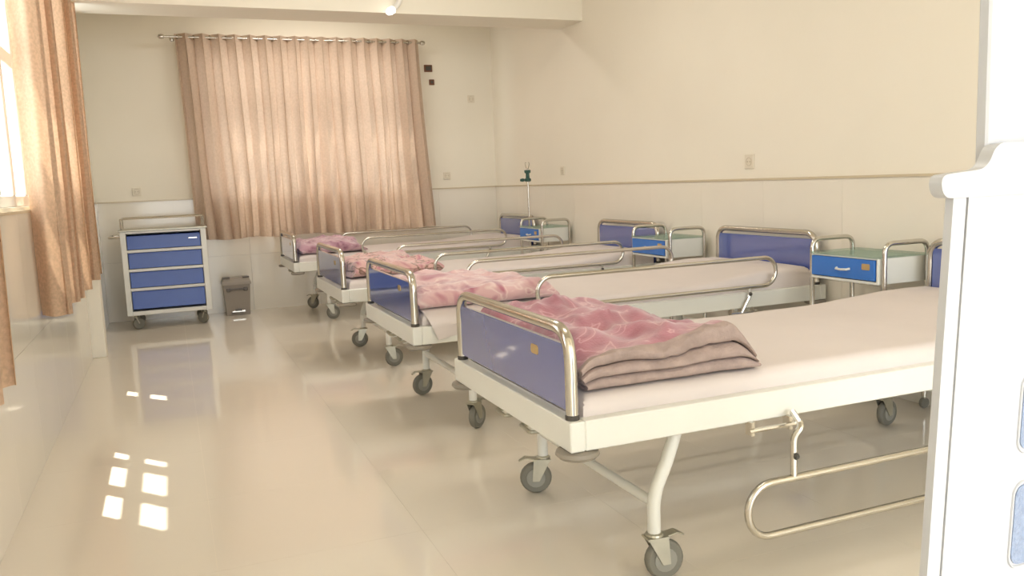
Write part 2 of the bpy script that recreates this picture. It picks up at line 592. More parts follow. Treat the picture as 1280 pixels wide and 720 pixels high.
back_panel(1.246, 2.41, 1.246, 2.49, 9, 8, 'right peach curtain panel on the back window, beside the brown squares')
rod = empty('curtain_rod', (1.28, YB - 0.13, 2.515))
MB().tube([(-1.20, 0, 0), (1.17, 0, 0)], 0.011, 10).build('rod', M['chrome'], rod, smooth=True)
for sx in (-1.21, 1.18):
    MB().lathe([(0.002, -0.03), (0.018, -0.02), (0.022, 0), (0.018, 0.02), (0.002, 0.03)], (sx, 0, 0), (1, 0, 0), 12).build('finial', M['chrome'], rod, smooth=True)
for sx in (-1.12, 1.145):
    MB().tube([(sx, 0, 0), (sx, 0.13, 0)], 0.007, 8).lathe([(0.022, 0), (0.022, 0.006)], (sx, 0.124, 0), (0, 1, 0), 12).build('bracket', M['chrome'], rod, smooth=True)
tag(rod, 'shiny curtain rod carrying the back window curtains', 'curtain rod')

def left_panel(ya, yb, zt, zb, folds, seed, label, face):
    """panel on the left wall; its near edge turns back to the wall when face is set"""
    rnd = random.Random(seed)
    ph = rnd.random() * 6
    root = empty('curtain', (XL + 0.12, (ya + yb) / 2, zb))
    ox, oy, oz = root.location
    f = 0.16 if face else 0.0
    def fn(s, t):
        z = zt + (zb - zt) * t
        if s < f:
            q = s / f
            x = XL + 0.015 + 0.13 * q
            y = ya + 0.02 * math.sin(q * 7 + 1.5 * t) - 0.03 * math.sin(q * math.pi)
            y += 0.012 * math.sin(z * 2.2 + 1)
        else:
            q = (s - f) / (1 - f)
            a = 2 * math.pi * folds * q + (math.pi / 2)
            x = XL + 0.145 - 0.068 + (0.066 + 0.012 * math.sin(q * 11 + ph)) * math.sin(a)
            y = ya + (yb - ya) * q + 0.045 * math.sin(2 * a)
            x += 0.010 * t * math.sin(1.7 * a + 3 * t)
        z += 0.010 * math.sin(9 * s + ph) * (1 if t > 0.95 else 0)
        return (x - ox, y - oy, z - oz)
    curtain('cloth', fn, folds * 22 + (30 if face else 0), 26, M['curtain_left'], root)
    for k in range(folds * 2):
        s = (k + 0.5) / (folds * 2)
        torus_ring((XL + 0.10 - ox, ya + (yb - ya) * s - oy, zt - 0.03 - oz), (0.5 * (-1) ** k, 1, 0), 0.020, 0.004).build('eyelet', M['chrome'], root, smooth=True)
    tag(root, label, 'curtain', 'curtains of the left windows')
left_panel(4.32, 5.32, 2.56, 0.605, 3, 5, 'patterned peach curtain at the left window, right beside the bright glass', True)
left_panel(5.62, 6.26, 2.56, 0.605, 3, 6, 'peach left window curtain hanging next to the slim pilaster', False)
left_panel(2.12, 2.72, 2.56, 0.605, 4, 9, 'peach curtain whose hem corner shows at the left picture edge', False)
rod = empty('curtain_rod', (XL + 0.10, 3.9, 2.53))
MB().tube([(0, -3.0, 0), (0, 2.56, 0)], 0.011, 10).build('rod', M['chrome'], rod, smooth=True)
for sy in (-2.95, -0.5, 2.5):
    MB().tube([(0, sy, 0), (-0.10, sy, 0)], 0.007, 8).build('bracket', M['chrome'], rod, smooth=True)
tag(rod, 'shiny curtain rod above the left windows', 'curtain rod')

# ------------------------------------------------------------------ hospital beds
L, W = 2.275, 0.92
ZB, ZT, ZF, ZH = 0.437, 0.516, 0.762, 0.805

def caster(leg, c, ang, pedal=True):
    """fork, wheel and brake pedal under a leg; c is the foot of the leg, ang the swivel direction"""
    x, y, z = c
    d = Vector((math.cos(ang), math.sin(ang), 0))
    s = Vector((-d.y, d.x, 0))
    R = 0.058
    wc = Vector((x, y, R)) + d * 0.028
    w = MB().lathe([(0.030, -0.014), (0.050, -0.015), (R - 0.003, -0.011), (R, 0), (R - 0.003, 0.011), (0.050, 0.015), (0.030, 0.014)], wc, s, 24)
    w.build('wheel', M['rubber'], leg, smooth=True)
    MB().lathe([(0.012, -0.019), (0.034, -0.0165), (0.034, 0.0165), (0.012, 0.019)], wc, s, 18).build('wheel_hub', M['hub'], leg, smooth=True)
    f = MB()
    top = Vector((x, y, 0.126))
    for q in (-1, 1):
        o = s * (0.021 * q)
        t = s * (0.0016)
        A = [top - d * 0.026, top + d * 0.034, wc + d * 0.012 - Vector((0, 0, 0.010)), wc - d * 0.012 - Vector((0, 0, 0.010))]
        vs = [p + o - t for p in A] + [p + o + t for p in A]
        f.add(vs, [(0, 1, 2, 3), (7, 6, 5, 4), (0, 4, 5, 1), (1, 5, 6, 2), (2, 6, 7, 3), (3, 7, 4, 0)])
    A = [top - d * 0.028 - s * 0.023, top + d * 0.036 - s * 0.023, top + d * 0.036 + s * 0.023, top - d * 0.028 + s * 0.023]
    f.add([p + Vector((0, 0, -0.003)) for p in A] + [p + Vector((0, 0, 0.003)) for p in A], [(0, 1, 2, 3), (7, 6, 5, 4), (0, 4, 5, 1), (1, 5, 6, 2), (2, 6, 7, 3), (3, 7, 4, 0)])
    f.lathe([(0.024, 0.003), (0.026, 0.006), (0.024, 0.011), (0.018, 0.014)], top, (0, 0, 1), 16)
    f.build('caster_fork', M['zinc'], leg)
    if pedal:
        p = MB()
        a = top + d * 0.030 + Vector((0, 0, 0.001))
        pts = [a, a + d * 0.035 + Vector((0, 0, 0.006)), a + d * 0.058 - Vector((0, 0, 0.006))]
        hw = [0.017, 0.015, 0.008]
        vs = [q + s * h + Vector((0, 0, e)) for e in (-0.002, 0.002) for q, h in zip(pts, hw)] + [q - s * h + Vector((0, 0, e)) for e in (-0.002, 0.002) for q, h in zip(pts, hw)]
        p.add(vs, [(3, 4, 10, 9), (4, 5, 11, 10), (0, 6, 7, 1), (1, 7, 8, 2), (0, 1, 4, 3), (1, 2, 5, 4), (6, 9, 10, 7), (7, 10, 11, 8), (2, 8, 11, 5), (0, 3, 9, 6)])
        p.build('brake_pedal', M['zinc'], leg)

def mattress_mesh(raise_head, seed, tuck):
    """sheeted mattress: rounded slab whose head end can lift"""
    nx, ny = 60, 28
    x0, x1, y0, y1, z0, z1 = 0.055, 2.20, 0.035, W - 0.035, 0.462, 0.568
    vs, fs = [], []
    def lift(x):
        if x < 1.45: return 0.0
        q = min(1, (x - 1.45) / 0.55)
        return raise_head * (q * q * (3 - 2 * q))
    def prof(v):                       # edge rounding: from 0 at the rim to 1 inside
        e = min(v, 1 - v)
        return e
    for layer in (0, 1):
        for i in range(nx + 1):
            for j in range(ny + 1):
                u, v = i / nx, j / ny
                # crowd the samples at the rim
                uu_, vv_ = 0.5 - 0.5 * math.cos(math.pi * u), 0.5 - 0.5 * math.cos(math.pi * v)
                x, y = x0 + (x1 - x0) * uu_, y0 + (y1 - y0) * vv_
                ex, ey = min(x - x0, x1 - x), min(y - y0, y1 - y)
                e = min(ex, ey)
                r = 0.035
                drop = 0.0
                if e < r:
                    drop = r - math.sqrt(max(0, r * r - (r - e) ** 2))
                z = (z1 - drop) if layer else z0
                if layer:
                    z += 0.004 * noise.noise(Vector((x * 3 + seed, y * 3, seed))) + 0.0025 * noise.noise(Vector((x * 9, y * 9 + seed, 2)))
                    z += 0.008 * math.exp(-((y - W / 2) / 0.3) ** 2)
                z += lift(x) if layer else lift(x) * 0.6
                vs.append((x - L / 2, y - W / 2, z))
    n = (nx + 1) * (ny + 1)
    for i in range(nx):
        for j in range(ny):
            a = i * (ny + 1) + j
            fs.append((n + a, n + a + ny + 1, n + a + ny + 2, n + a + 1))
            fs.append((a, a + 1, a + ny + 2, a + ny + 1))
    for i in range(nx):
        for j in (0, ny):
            a = i * (ny + 1) + j
            fs.append((a, a + ny + 1, n + a + ny + 1, n + a))
    for j in range(ny):
        for i in (0, nx):
            a = i * (ny + 1) + j
            fs.append((a, a + 1, n + a + 1, n + a))
    return MB().add(vs, fs)

def bed(x, y, label, seed, near_down=False, raise_head=0.03, drape=False):
    rnd = random.Random(seed)
    root = empty('hospital_bed', (x + L / 2, y + W / 2, 0))
    tag(root, label, 'bed', 'hospital beds along the right wall')
    def P(px, py, pz):
        return (px - L / 2, py - W / 2, pz)
    def B(x0, x1, y0, y1, z0, z1, b=0.003):
        return MB().box(x0 - L / 2, x1 - L / 2, y0 - W / 2, y1 - W / 2, z0, z1, b=b)
    t = 0.042
    for y0 in (0, W - t):
        B(t, L - t, y0, y0 + t, ZB, ZT).build('side_rail', M['white'], root)
    B(0, t, 0, W, ZB, ZT).build('foot_rail', M['white'], root)
    B(L - t, L, 0, W, ZB, ZT).build('head_rail', M['white'], root)
    B(t, L - t, t, W - t, 0.446, 0.4615).build('mattress_deck', M['white'], root)
    mt = mattress_mesh(raise_head, seed, 0).build('mattress', M['sheet'], root, smooth=True)
    if raise_head > 0.03:
        B(1.75, 2.18, 0.10, W - 0.10, 0.4635, 0.4635 + raise_head * 0.4).build('backrest_deck', M['white'], root)
    if drape:                          # loose sheet hanging over the foot corner of the near rail
        nx_, nz_ = 26, 14
        vs, fs = [], []
        for k in range(nz_ + 1):
            for i in range(nx_ + 1):
                u, v = i / nx_, k / nz_
                px = 0.06 + 0.45 * u + 0.05 * v * (1 - u)
                low = 0.455 + 0.05 * u
                if v < 0.45:
                    q = v / 0.45
                    py, pz = 0.11 - 0.105 * q - 0.012 * math.sin(q * math.pi / 2), 0.578 - 0.055 * q * q
                else:
                    q = (v - 0.45) / 0.55
                    py, pz = -0.010 - 0.008 * math.sin(14 * u + 2 * q) * q, 0.523 - (0.523 - low) * q
                vs.append(P(px, py, pz))
        for k in range(nz_):
            for i in range(nx_):
                a = k * (nx_ + 1) + i
                fs.append((a, a + 1, a + nx_ + 2, a + nx_ + 1))
        MB().add(vs, fs).build('sheet', M['sheet'], root, smooth=True, fix=False)
    # end boards: chrome tube arch, laminate panel, badge, dark collars
    for name, px, zt, pz0, pz1 in (('footboard', 0.022, ZF, 0.535, 0.708), ('headboard', 2.235, ZH, 0.49, 0.757)):
        arch = rounded([P(px, 0.032, ZT - 0.02), P(px, 0.032, zt - 0.016), P(px, W - 0.032, zt - 0.016), P(px, W - 0.032, ZT - 0.02)], 0.085, 8)
        a = MB().tube(arch, 0.0165, 14).build(name, M['chrome'], root, smooth=True)
        B(px - 0.008, px + 0.008, 0.050, W - 0.050, pz0, pz1, b=0.002).build('board_panel', M['blue'], a)
        for py in (0.032, W - 0.032):
            MB().lathe([(0.0185, 0), (0.0185, 0.012), (0.0165, 0.014)], P(px, py, ZT - 0.001), (0, 0, 1), 14).build('collar', M['dark'], a, smooth=True)
        if name == 'footboard':
            MB().prism(rrect(0.215 - W / 2, 0.262 - W / 2, 0.652, 0.678, 0.008), px - L / 2 - 0.0098, px - L / 2 - 0.008, 'yz').build('badge', M['brass'], a)
    # legs with casters
    sw = {0: (0.2, 2.9), 1: (2.4, 0.4)}
    for e in (0, 1):
        for q, py in enumerate((0.085, W - 0.085)):
            fx = 0.290 if e == 0 else L - 0.36
            k = 1 if e == 0 else -1
            pts = rounded([P(fx + 0.085 * k, py, ZB + 0.01), P(fx + 0.045 * k, py, 0.335), P(fx, py, 0.25), P(fx, py, 0.135)], 0.09, 6)
            leg = MB().tube(pts, 0.0185, 12).build('leg', M['white'], root, smooth=True)
            ang = sw[e][q] + rnd.uniform(-0.5, 0.5)
            if seed == 1 and e == 0: ang = (-0.1, 2.75)[q]
            caster(leg, P(fx, py, 0.13), ang)
        MB().tube([P(fx, 0.085, 0.225), P(fx, W - 0.085, 0.225)], 0.014, 10).build('cross_brace', M['white'], root, smooth=True)
    # round rubber bumpers under the corners
    for px in (0.035, L - 0.045):
        for py in (0.035, W - 0.035):
            MB().lathe([(0.030, 0), (0.055, -0.004), (0.058, -0.013), (0.050, -0.022), (0.018, -0.025)], P(px, py, ZB), (0, 0, 1), 22).build('bumper', M['bumper'], root, smooth=True)
    # lower frame tubes, crank gear
    for py in (0.17, W - 0.17):
        MB().tube([P(0.30, py, 0.422), P(L - 0.30, py, 0.422)], 0.014, 8).build('under_rail', M['zinc'], root, smooth=True)
    for px in (0.40, 1.10, 1.75):
        B(px, px + 0.03, 0.10, W - 0.10, 0.405, ZB + 0.008, b=0.002).build('cross_member', M['white'], root)
    for py in (0.40, 0.60):
        c = MB().tube([P(0.045, py, 0.405), P(1.0, py, 0.405)], 0.009, 8).build('crank_shaft', M['zinc'], root, smooth=True)
        B(0.055, 0.075, py - 0.022, py + 0.022, 0.378, ZB + 0.008, b=0.002).build('crank_bracket', M['white'], c)
        MB().tube(rounded([P(0.045, py, 0.405), P(0.03, py, 0.405), P(0.03, py - 0.07, 0.399), P(0.06, py - 0.07, 0.399)], 0.012, 4), 0.006, 8).build('crank_handle', M['zinc'], c, smooth=True)
    B(0.46, 0.62, 0.66, 0.78, 0.372, 0.408, b=0.004).build('gear_box', M['white'], root)
    # side guards: long rounded loops of thin tube on two arms
    for py, s in ((-0.018, -1), (W + 0.018, 1)):
        down = near_down
        gx0, gx1 = 0.585, 1.925
        z0, z1 = (0.545, 0.69)
        yy = py
        if down:
            gx0, gx1 = 0.495, 1.835
            z0, z1 = 0.129, 0.282
            yy = py + s * 0.045
        rad = (z1 - z0) / 2 - 0.001
        loop = []
        for cx, a0 in ((gx1 - rad, -90), (gx0 + rad, 90)):
            for k in range(13):
                a = math.radians(a0 + 180 * k / 12)
                loop.append(P(cx + rad * math.cos(a), yy, (z0 + z1) / 2 + rad * math.sin(a)))
        g = MB().tube(loop, 0.0105, 10, closed=True).build('side_guard', M['chrome'], root, smooth=True)
        for ax in (gx0 + 0.155, gx1 - 0.165):
            if down:
                pts = rounded([P(ax + 0.03, py + s * 0.004, 0.455), P(ax + 0.02, yy + s * 0.01, 0.428), P(ax, yy, 0.40), P(ax, yy, z1 - 0.004)], 0.02, 4)
            else:
                pts = rounded([P(ax - 0.05, py, 0.418), P(ax - 0.02, py, 0.47), P(ax, py, 0.50), P(ax, py, z0 + 0.002)], 0.03, 4)
            MB().tube(pts, 0.0095, 8).build('guard_arm', M['chrome'], g, smooth=True)
            br = MB()
            for qx in (ax - 0.10, ax + 0.03):
                br.box(qx - 0.006 - L / 2, qx + 0.006 - L / 2, min(py, py - s * 0.03) - W / 2, max(py, py - s * 0.03) - W / 2, 0.402, ZB + 0.004, b=0.001)
            br.tube([P(ax - 0.115, py, 0.418), P(ax + 0.045, py, 0.418)], 0.007, 8)
            br.build('guard_bracket', M['chrome'], g)
            MB().lathe([(0.008, 0), (0.010, 0.004), (0.006, 0.010)], P(ax, yy - 0.007 if s < 0 else yy + 0.007, 0.345 if down else 0.512), (0, s, 0), 10).build('guard_knob', M['dark'], g)
    return root

BEDS = [(0.887, 1.833), (0.927, 3.441), (0.920, 4.987), (0.935, 7.159)]
bed(*BEDS[0], 'nearest white hospital bed with its chrome side guard lowered', 1, near_down=True, raise_head=0.028)
bed(*BEDS[1], 'second hospital bed from the door with its sheet hanging over the rail', 2, raise_head=0.045, drape=True)
bed(*BEDS[2], 'third hospital bed from the door with a pink and brown blanket', 3, raise_head=0.035)
bed(*BEDS[3], 'farthest hospital bed standing against the curtained back wall', 4, raise_head=0.035)

# ------------------------------------------------------------------ blankets
def blanket(name, cx, cy, lx, ly, layers, th, z0, material, seed, label, rump=0.018, slump=0.0, rot=0.0, lining=None, edge=None):
    """folded plush blanket: a cloth strip zigzagged in layers (folds towards the near side), rumpled on top"""
    root = empty(name, (cx, cy, z0))
    root.rotation_euler = (0, 0, rot)
    g = th * 0.92
    # centre line in (y, z), from the bottom layer upwards
    line = []
    for k in range(layers):
        zz = th * (k + 0.5)
        ya, yb = -ly / 2 + g * 0.6 + 0.012 * (1 + math.sin((k // 2) * 2.3 + seed)), ly / 2 - g * 0.6
        seq = [ya + (yb - ya) * i / 34 for i in range(35)]
        if k % 2 == 0: seq = seq[::-1]
        for v in seq: line.append((v, zz))
        if k < layers - 1:
            ye, sg = seq[-1], (-1 if k % 2 == 0 else 1)
            for a in (30, 60, 90, 120, 150):
                line.append((ye + sg * th * 0.5 * math.sin(math.radians(a)), zz + th * 0.5 * (1 - math.cos(math.radians(a)))))
    n = len(line)
    nx = 64
    H = layers * th
    def off(i, d):
        a, b = line[max(0, i - 1)], line[min(n - 1, i + 1)]
        t = Vector((b[0] - a[0], b[1] - a[1])).normalized()
        return (line[i][0] - t.y * d, line[i][1] + t.x * d)
    vs, fs, mi = [], [], []
    def deform(px, py, pz):
        hq = max(0.0, min(1.0, pz / H))
        e = 1 - abs(px) / (lx / 2)
        w = px
        w += 0.03 * hq * math.sin(py * 6 + seed) + 0.02 * noise.noise(Vector((py * 5, pz * 20, seed)))
        squash = 1 - 0.42 * max(0, 1 - e / 0.22) ** 2
        zz = pz * squash
        bumpy = noise.noise(Vector((px * 5 + seed, py * 5, seed * 1.3))) + 0.6 * noise.noise(Vector((px * 10 + seed, py * 9, seed * 0.3)))
        ridge = abs(noise.noise(Vector((px * 4.2 + py * 3.0, py * 6.0 - px * 3, seed * 2.2))))
        fine = abs(noise.noise(Vector((px * 11 + py * 4 + seed, py * 9 - px * 5, seed * 3.1))))
        zz += hq * hq * (rump * bumpy + rump * 1.3 * (0.35 - ridge) + rump * 0.7 * (0.3 - fine))
        zz += 0.010 * hq * math.sin(px * 10 + py * 3 + seed) * (1 if layers > 4 else 0.3)
        zz -= slump * hq * (px / lx + 0.5)
        yy = py + 0.012 * noise.noise(Vector((px * 6, pz * 15, seed + 5)))
        return (w, yy, max(0.002, zz))
    half = th * 0.42
    for side in (1, -1):
        for i in range(n):
            yy, zz = off(i, half * side)
            for j in range(nx + 1):
                vs.append(deform(-lx / 2 + lx * j / nx, yy, zz))
    m_ = n * (nx + 1)
    mb = MB()
    top_up = (layers - 1) % 2 == 1                     # which side of the strip looks up on the top layer
    start_top = n - 35
    faces_top, faces_rest = [], []
    for side in (0, 1):
        for i in range(n - 1):
            for j in range(nx):
                a = side * m_ + i * (nx + 1) + j
                f = (a, a + 1, a + nx + 2, a + nx + 1)
                up = (side == 0) if top_up else (side == 1)
                near = min(line[i][0], line[i + 1][0]) < -ly / 2 + (edge if edge is not None else g)
                if i >= start_top and up and not near: faces_top.append(f)
                else: faces_rest.append(f)
    for i in range(n - 1):
        for j in (0, nx):
            a = i * (nx + 1) + j
            faces_rest.append((a, a + nx + 1, m_ + a + nx + 1, m_ + a))
    for i in (0, n - 1):
        for j in range(nx):
            a = i * (nx + 1) + j
            faces_rest.append((a, a + 1, m_ + a + 1, m_ + a))
    mb.add(vs, faces_top)
    mb.cur = 1
    for f in faces_rest:
        mb.f.append(f)
        mb.mi.append(1)
    o = mb.build('folded_cloth', [material, lining or M['plush_back']], root, smooth=True)
    tag(root, label, 'blanket', 'folded blankets on the beds')
    return root

blanket('blanket', 1.24, 2.29, 0.55, 0.84, 6, 0.0195, 0.574, M['plush_maroon'], 1.0,
        'maroon plush blanket folded at the foot of the nearest bed', rump=0.034, slump=0.025, edge=0.03)
blanket('blanket', 1.32, 3.92, 0.68, 0.84, 2, 0.042, 0.578, M['plush_rose'], 2.4,
        'rose pink blanket folded on the second bed from the door', rump=0.026, slump=0.01, lining=M['plush_rose'])
blanket('blanket', 1.28, 5.46, 0.56, 0.82, 2, 0.046, 0.576, M['plush_pink'], 4.4,
        'pink and brown blanket on the third bed from the door', rump=0.032, slump=0.02, lining=M['plush_pink'])
blanket('blanket', 1.30, 7.62, 0.56, 0.80, 2, 0.046, 0.576, M['plush_purple'], 6.1,
        'purple blanket on the farthest bed by the back curtain', rump=0.03, slump=0.01, lining=M['plush_purple'])

# ------------------------------------------------------------------ bedside cabinets
def bedside(x, y, label):
    w, d = 0.42, 0.29
    root = empty('bedside_cabinet', (x + d / 2, y + w / 2, 0))
    tag(root, label, 'bedside cabinet', 'bedside cabinets along the right wall')
    def P(px, py, pz): return (px - d / 2, py - w / 2, pz)
    def B(x0, x1, y0, y1, z0, z1, b=0.002):
        return MB().box(x0 - d / 2, x1 - d / 2, y0 - w / 2, y1 - w / 2, z0, z1, b=b)
    z0, z1 = 0.598, 0.716
    body = MB()
    body.box(0 - d / 2, d - d / 2, 0 - w / 2, 0.012 - w / 2, z0, z1, b=0.002)
    body.box(0 - d / 2, d - d / 2, w - 0.012 - w / 2, w - w / 2, z0, z1, b=0.002)
    body.box(d - 0.012 - d / 2, d / 2, 0.012 - w / 2, w - 0.012 - w / 2, z0, z1, b=0.001)
    body.box(0 - d / 2, d - 0.012 - d / 2, 0.012 - w / 2, w - 0.012 - w / 2, z0, z0 + 0.012, b=0.001)
    body.box(0 - d / 2, d - 0.012 - d / 2, 0.012 - w / 2, w - 0.012 - w / 2, z1 - 0.006, z1, b=0.001)
    body.build('body', M['white'], root)
    dr = B(-0.004, 0.012, 0.018, w - 0.006, z0 + 0.016, z1 - 0.008).build('drawer', M['drawer_blue'], root)
    hb = [P(-0.004, 0.165, 0.660), P(-0.018, 0.172, 0.657), P(-0.022, 0.205, 0.655), P(-0.018, 0.238, 0.657), P(-0.004, 0.245, 0.660)]
    MB().tube(hb, 0.0055, 8).build('handle', M['white'], dr, smooth=True)
    MB().prism(rrect(0.045 - w / 2, 0.092 - w / 2, 0.662, 0.690, 0.005), -d / 2 - 0.006, -d / 2 - 0.004, 'yz').build('badge', M['brass'], dr)
    B(-0.008, d + 0.006, -0.004, w + 0.004, z1 + 0.001, z1 + 0.010, b=0.002).build('glass_top', M['teal_glass'], root)
    for py in (-0.016, w + 0.016):
        arch = rounded([P(0.020, py, 0.05), P(0.020, py, 0.784), P(d - 0.012, py, 0.784), P(d - 0.012, py, 0.05)], 0.05, 7)
        fr = MB().tube(arch, 0.0115, 10).build('tube_frame', M['chrome'], root, smooth=True)
        MB().tube([P(0.020, py, 0.16), P(d - 0.012, py, 0.16)], 0.008, 8).build('stretcher', M['chrome'], fr, smooth=True)
        for px in (0.020, d - 0.012):
            MB().lathe([(0.010, -0.008), (0.024, -0.008), (0.025, 0), (0.024, 0.008), (0.010, 0.008)], P(px, py, 0.0255), (0, 1, 0), 16).build('wheel', M['rubber'], fr, smooth=True)
            MB().lathe([(0.011, 0), (0.013, -0.006), (0.007, -0.016)], P(px, py, 0.06), (0, 0, 1), 10).build('caster_fork', M['zinc'], fr)
    B(0.02, d - 0.02, -0.002, w + 0.002, 0.162, 0.174).build('shelf', M['white'], root)
    return root
bedside(2.905, 2.805, 'blue drawer bedside cabinet between the nearest and second beds')
bedside(2.905, 4.525, 'blue drawer bedside cabinet between the second and third beds')
bedside(2.905, 6.49, 'blue drawer bedside cabinet between the third and farthest beds')

# ------------------------------------------------------------------ drawer cart
def cart():
    w, d, h0, h1 = 0.675, 0.42, 0.125, 0.835
    root = empty('drawer_cart', (-0.055, 7.655 + d / 2, 0))
    tag(root, 'white drawer cart with four blue drawers in the back corner', 'cart')
    def B(x0, x1, y0, y1, z0, z1, b=0.003):
        return MB().box(x0 - w / 2, x1 - w / 2, y0 - d / 2, y1 - d / 2, z0, z1, b=b)
    body = MB()
    for a in ((0, 0.045, 0, d, h0, h1), (w - 0.045, w, 0, d, h0, h1), (0.045, w - 0.045, d - 0.02, d, h0, h1), (0.045, w - 0.045, 0, d - 0.02, h0, h0 + 0.035), (0.045, w - 0.045, 0, d - 0.02, h1 - 0.02, h1)):
        body.box(a[0] - w / 2, a[1] - w / 2, a[2] - d / 2, a[3] - d / 2, a[4], a[5], b=0.003)
    zs = [0.163, 0.345, 0.507, 0.668, 0.812]
    for z in zs[1:4]:
        body.box(0.045 - w / 2, w - 0.045 - w / 2, -d / 2, d / 2 - 0.02, z - 0.012, z + 0.012, b=0.001)
    body.build('body', M['white'], root)
    for k in range(4):
        dr = B(0.050, w - 0.050, -0.006, 0.30, zs[k] + 0.016, zs[k + 1] - 0.016).build('drawer', M['cart_blue'], root)
        B(0.053, w - 0.053, -0.014, -0.0055, zs[k + 1] - 0.026, zs[k + 1] - 0.018, b=0.001).build('pull_lip', M['cart_blue'], dr)
        if k == 3:
            B(0.53, 0.60, -0.010, -0.0055, 0.752, 0.762, b=0.001).build('label_plate', M['chrome'], dr)
    B(-0.012, w + 0.012, -0.01, d + 0.01, h1, h1 + 0.014).build('top', M['zinc'], root)
    gal = []
    for px in (0.012, w - 0.012):
        for py in (0.012, d - 0.012):
            MB().tube([(px - w / 2, py - d / 2, h1 + 0.013), (px - w / 2, py - d / 2, h1 + 0.105)], 0.006, 8).build('gallery_post', M['chrome'], root, smooth=True)
    c = [(0.012 - w / 2, 0.012 - d / 2), (w / 2 - 0.012, 0.012 - d / 2), (w / 2 - 0.012, d / 2 - 0.012), (0.012 - w / 2, d / 2 - 0.012)]
    MB().tube(rounded([(p[0], p[1], h1 + 0.105) for p in c], 0.02, 4, closed=True), 0.006, 8, closed=True).build('gallery_rail', M['chrome'], root, smooth=True)
    MB().tube(rounded([(-w / 2, -d / 2 + 0.06, 0.79), (-w / 2 - 0.085, -d / 2 + 0.06, 0.79), (-w / 2 - 0.085, d / 2 - 0.06, 0.79), (-w / 2, d / 2 - 0.06, 0.79)], 0.03, 5), 0.010, 10).build('push_handle', M['chrome'], root, smooth=True)
    for px in (0.06, w - 0.06):
        for py in (0.07, d - 0.07):
            st = MB().lathe([(0.014, 0), (0.014, -0.02), (0.022, -0.022), (0.022, -0.028)], (px - w / 2, py - d / 2, h0 + 0.001), (0, 0, 1), 12).build('caster_stem', M['zinc'], root)
            a = 0.3 if px < 0.3 else 2.5
            dv = Vector((math.cos(a), math.sin(a), 0)); sv = Vector((-dv.y, dv.x, 0))
            wc = Vector((px - w / 2, py - d / 2, 0.05)) + dv * 0.02
            MB().lathe([(0.02, -0.014), (0.046, -0.014), (0.05, 0), (0.046, 0.014), (0.02, 0.014)], wc, sv, 20).build('wheel', M['rubber'], st, smooth=True)
            f = MB()
            for q in (-1, 1):
                f.tube([Vector((px - w / 2, py - d / 2, 0.102)) + sv * 0.018 * q, wc + sv * 0.018 * q], 0.006, 6)
            f.build('fork', M['zinc'], st)
cart()

# ------------------------------------------------------------------ waste bin
def waste_bin():
    root = empty('waste_bin', (0.522, 8.10, 0))
    tag(root, 'grey plastic lidded bin on the floor beside the drawer cart', 'bin')
    def frustum(w0, w1, d0, d1, z0, z1):
        b = [(-w0 / 2, -d0 / 2, z0), (w0 / 2, -d0 / 2, z0), (w0 / 2, d0 / 2, z0), (-w0 / 2, d0 / 2, z0)]
        t = [(-w1 / 2, -d1 / 2, z1), (w1 / 2, -d1 / 2, z1), (w1 / 2, d1 / 2, z1), (-w1 / 2, d1 / 2, z1)]
        return MB().add(b + t, [(3, 2, 1, 0), (4, 5, 6, 7), (0, 1, 5, 4), (1, 2, 6, 5), (2, 3, 7, 6), (3, 0, 4, 7)])
    frustum(0.205, 0.235, 0.17, 0.20, 0, 0.285).build('bucket', M['bin'], root)
    lid = frustum(0.255, 0.250, 0.225, 0.22, 0.285, 0.312).build('lid', M['bin'], root)
    frustum(0.245, 0.225, 0.215, 0.19, 0.312, 0.345).build('lid_dome', M['bin'], lid)
    for sx in (-0.085, 0.085):
        bx(sx - 0.03, sx + 0.03, -0.108, -0.04, 0.345, 0.356, b=0.003).build('lid_clip', M['bin_dark'], lid)
    bx(-0.085, 0.085, -0.113, -0.092, 0.236, 0.250, b=0.003).build('front_rib', M['bin_dark'], root)
    for sx in (-0.075, 0.075):
        bx(sx - 0.018, sx + 0.018, -0.118, -0.090, 0.226, 0.258, b=0.004).build('hinge_block', M['bin_dark'], root)
    bx(-0.06, 0.06, -0.122, -0.080, 0.030, 0.048, b=0.004).build('pedal', M['chrome'], root)
    bx(-0.03, 0.03, -0.125, -0.086, 0.049, 0.060, b=0.003).build('pedal_pad', M['bin_dark'], root)
waste_bin()

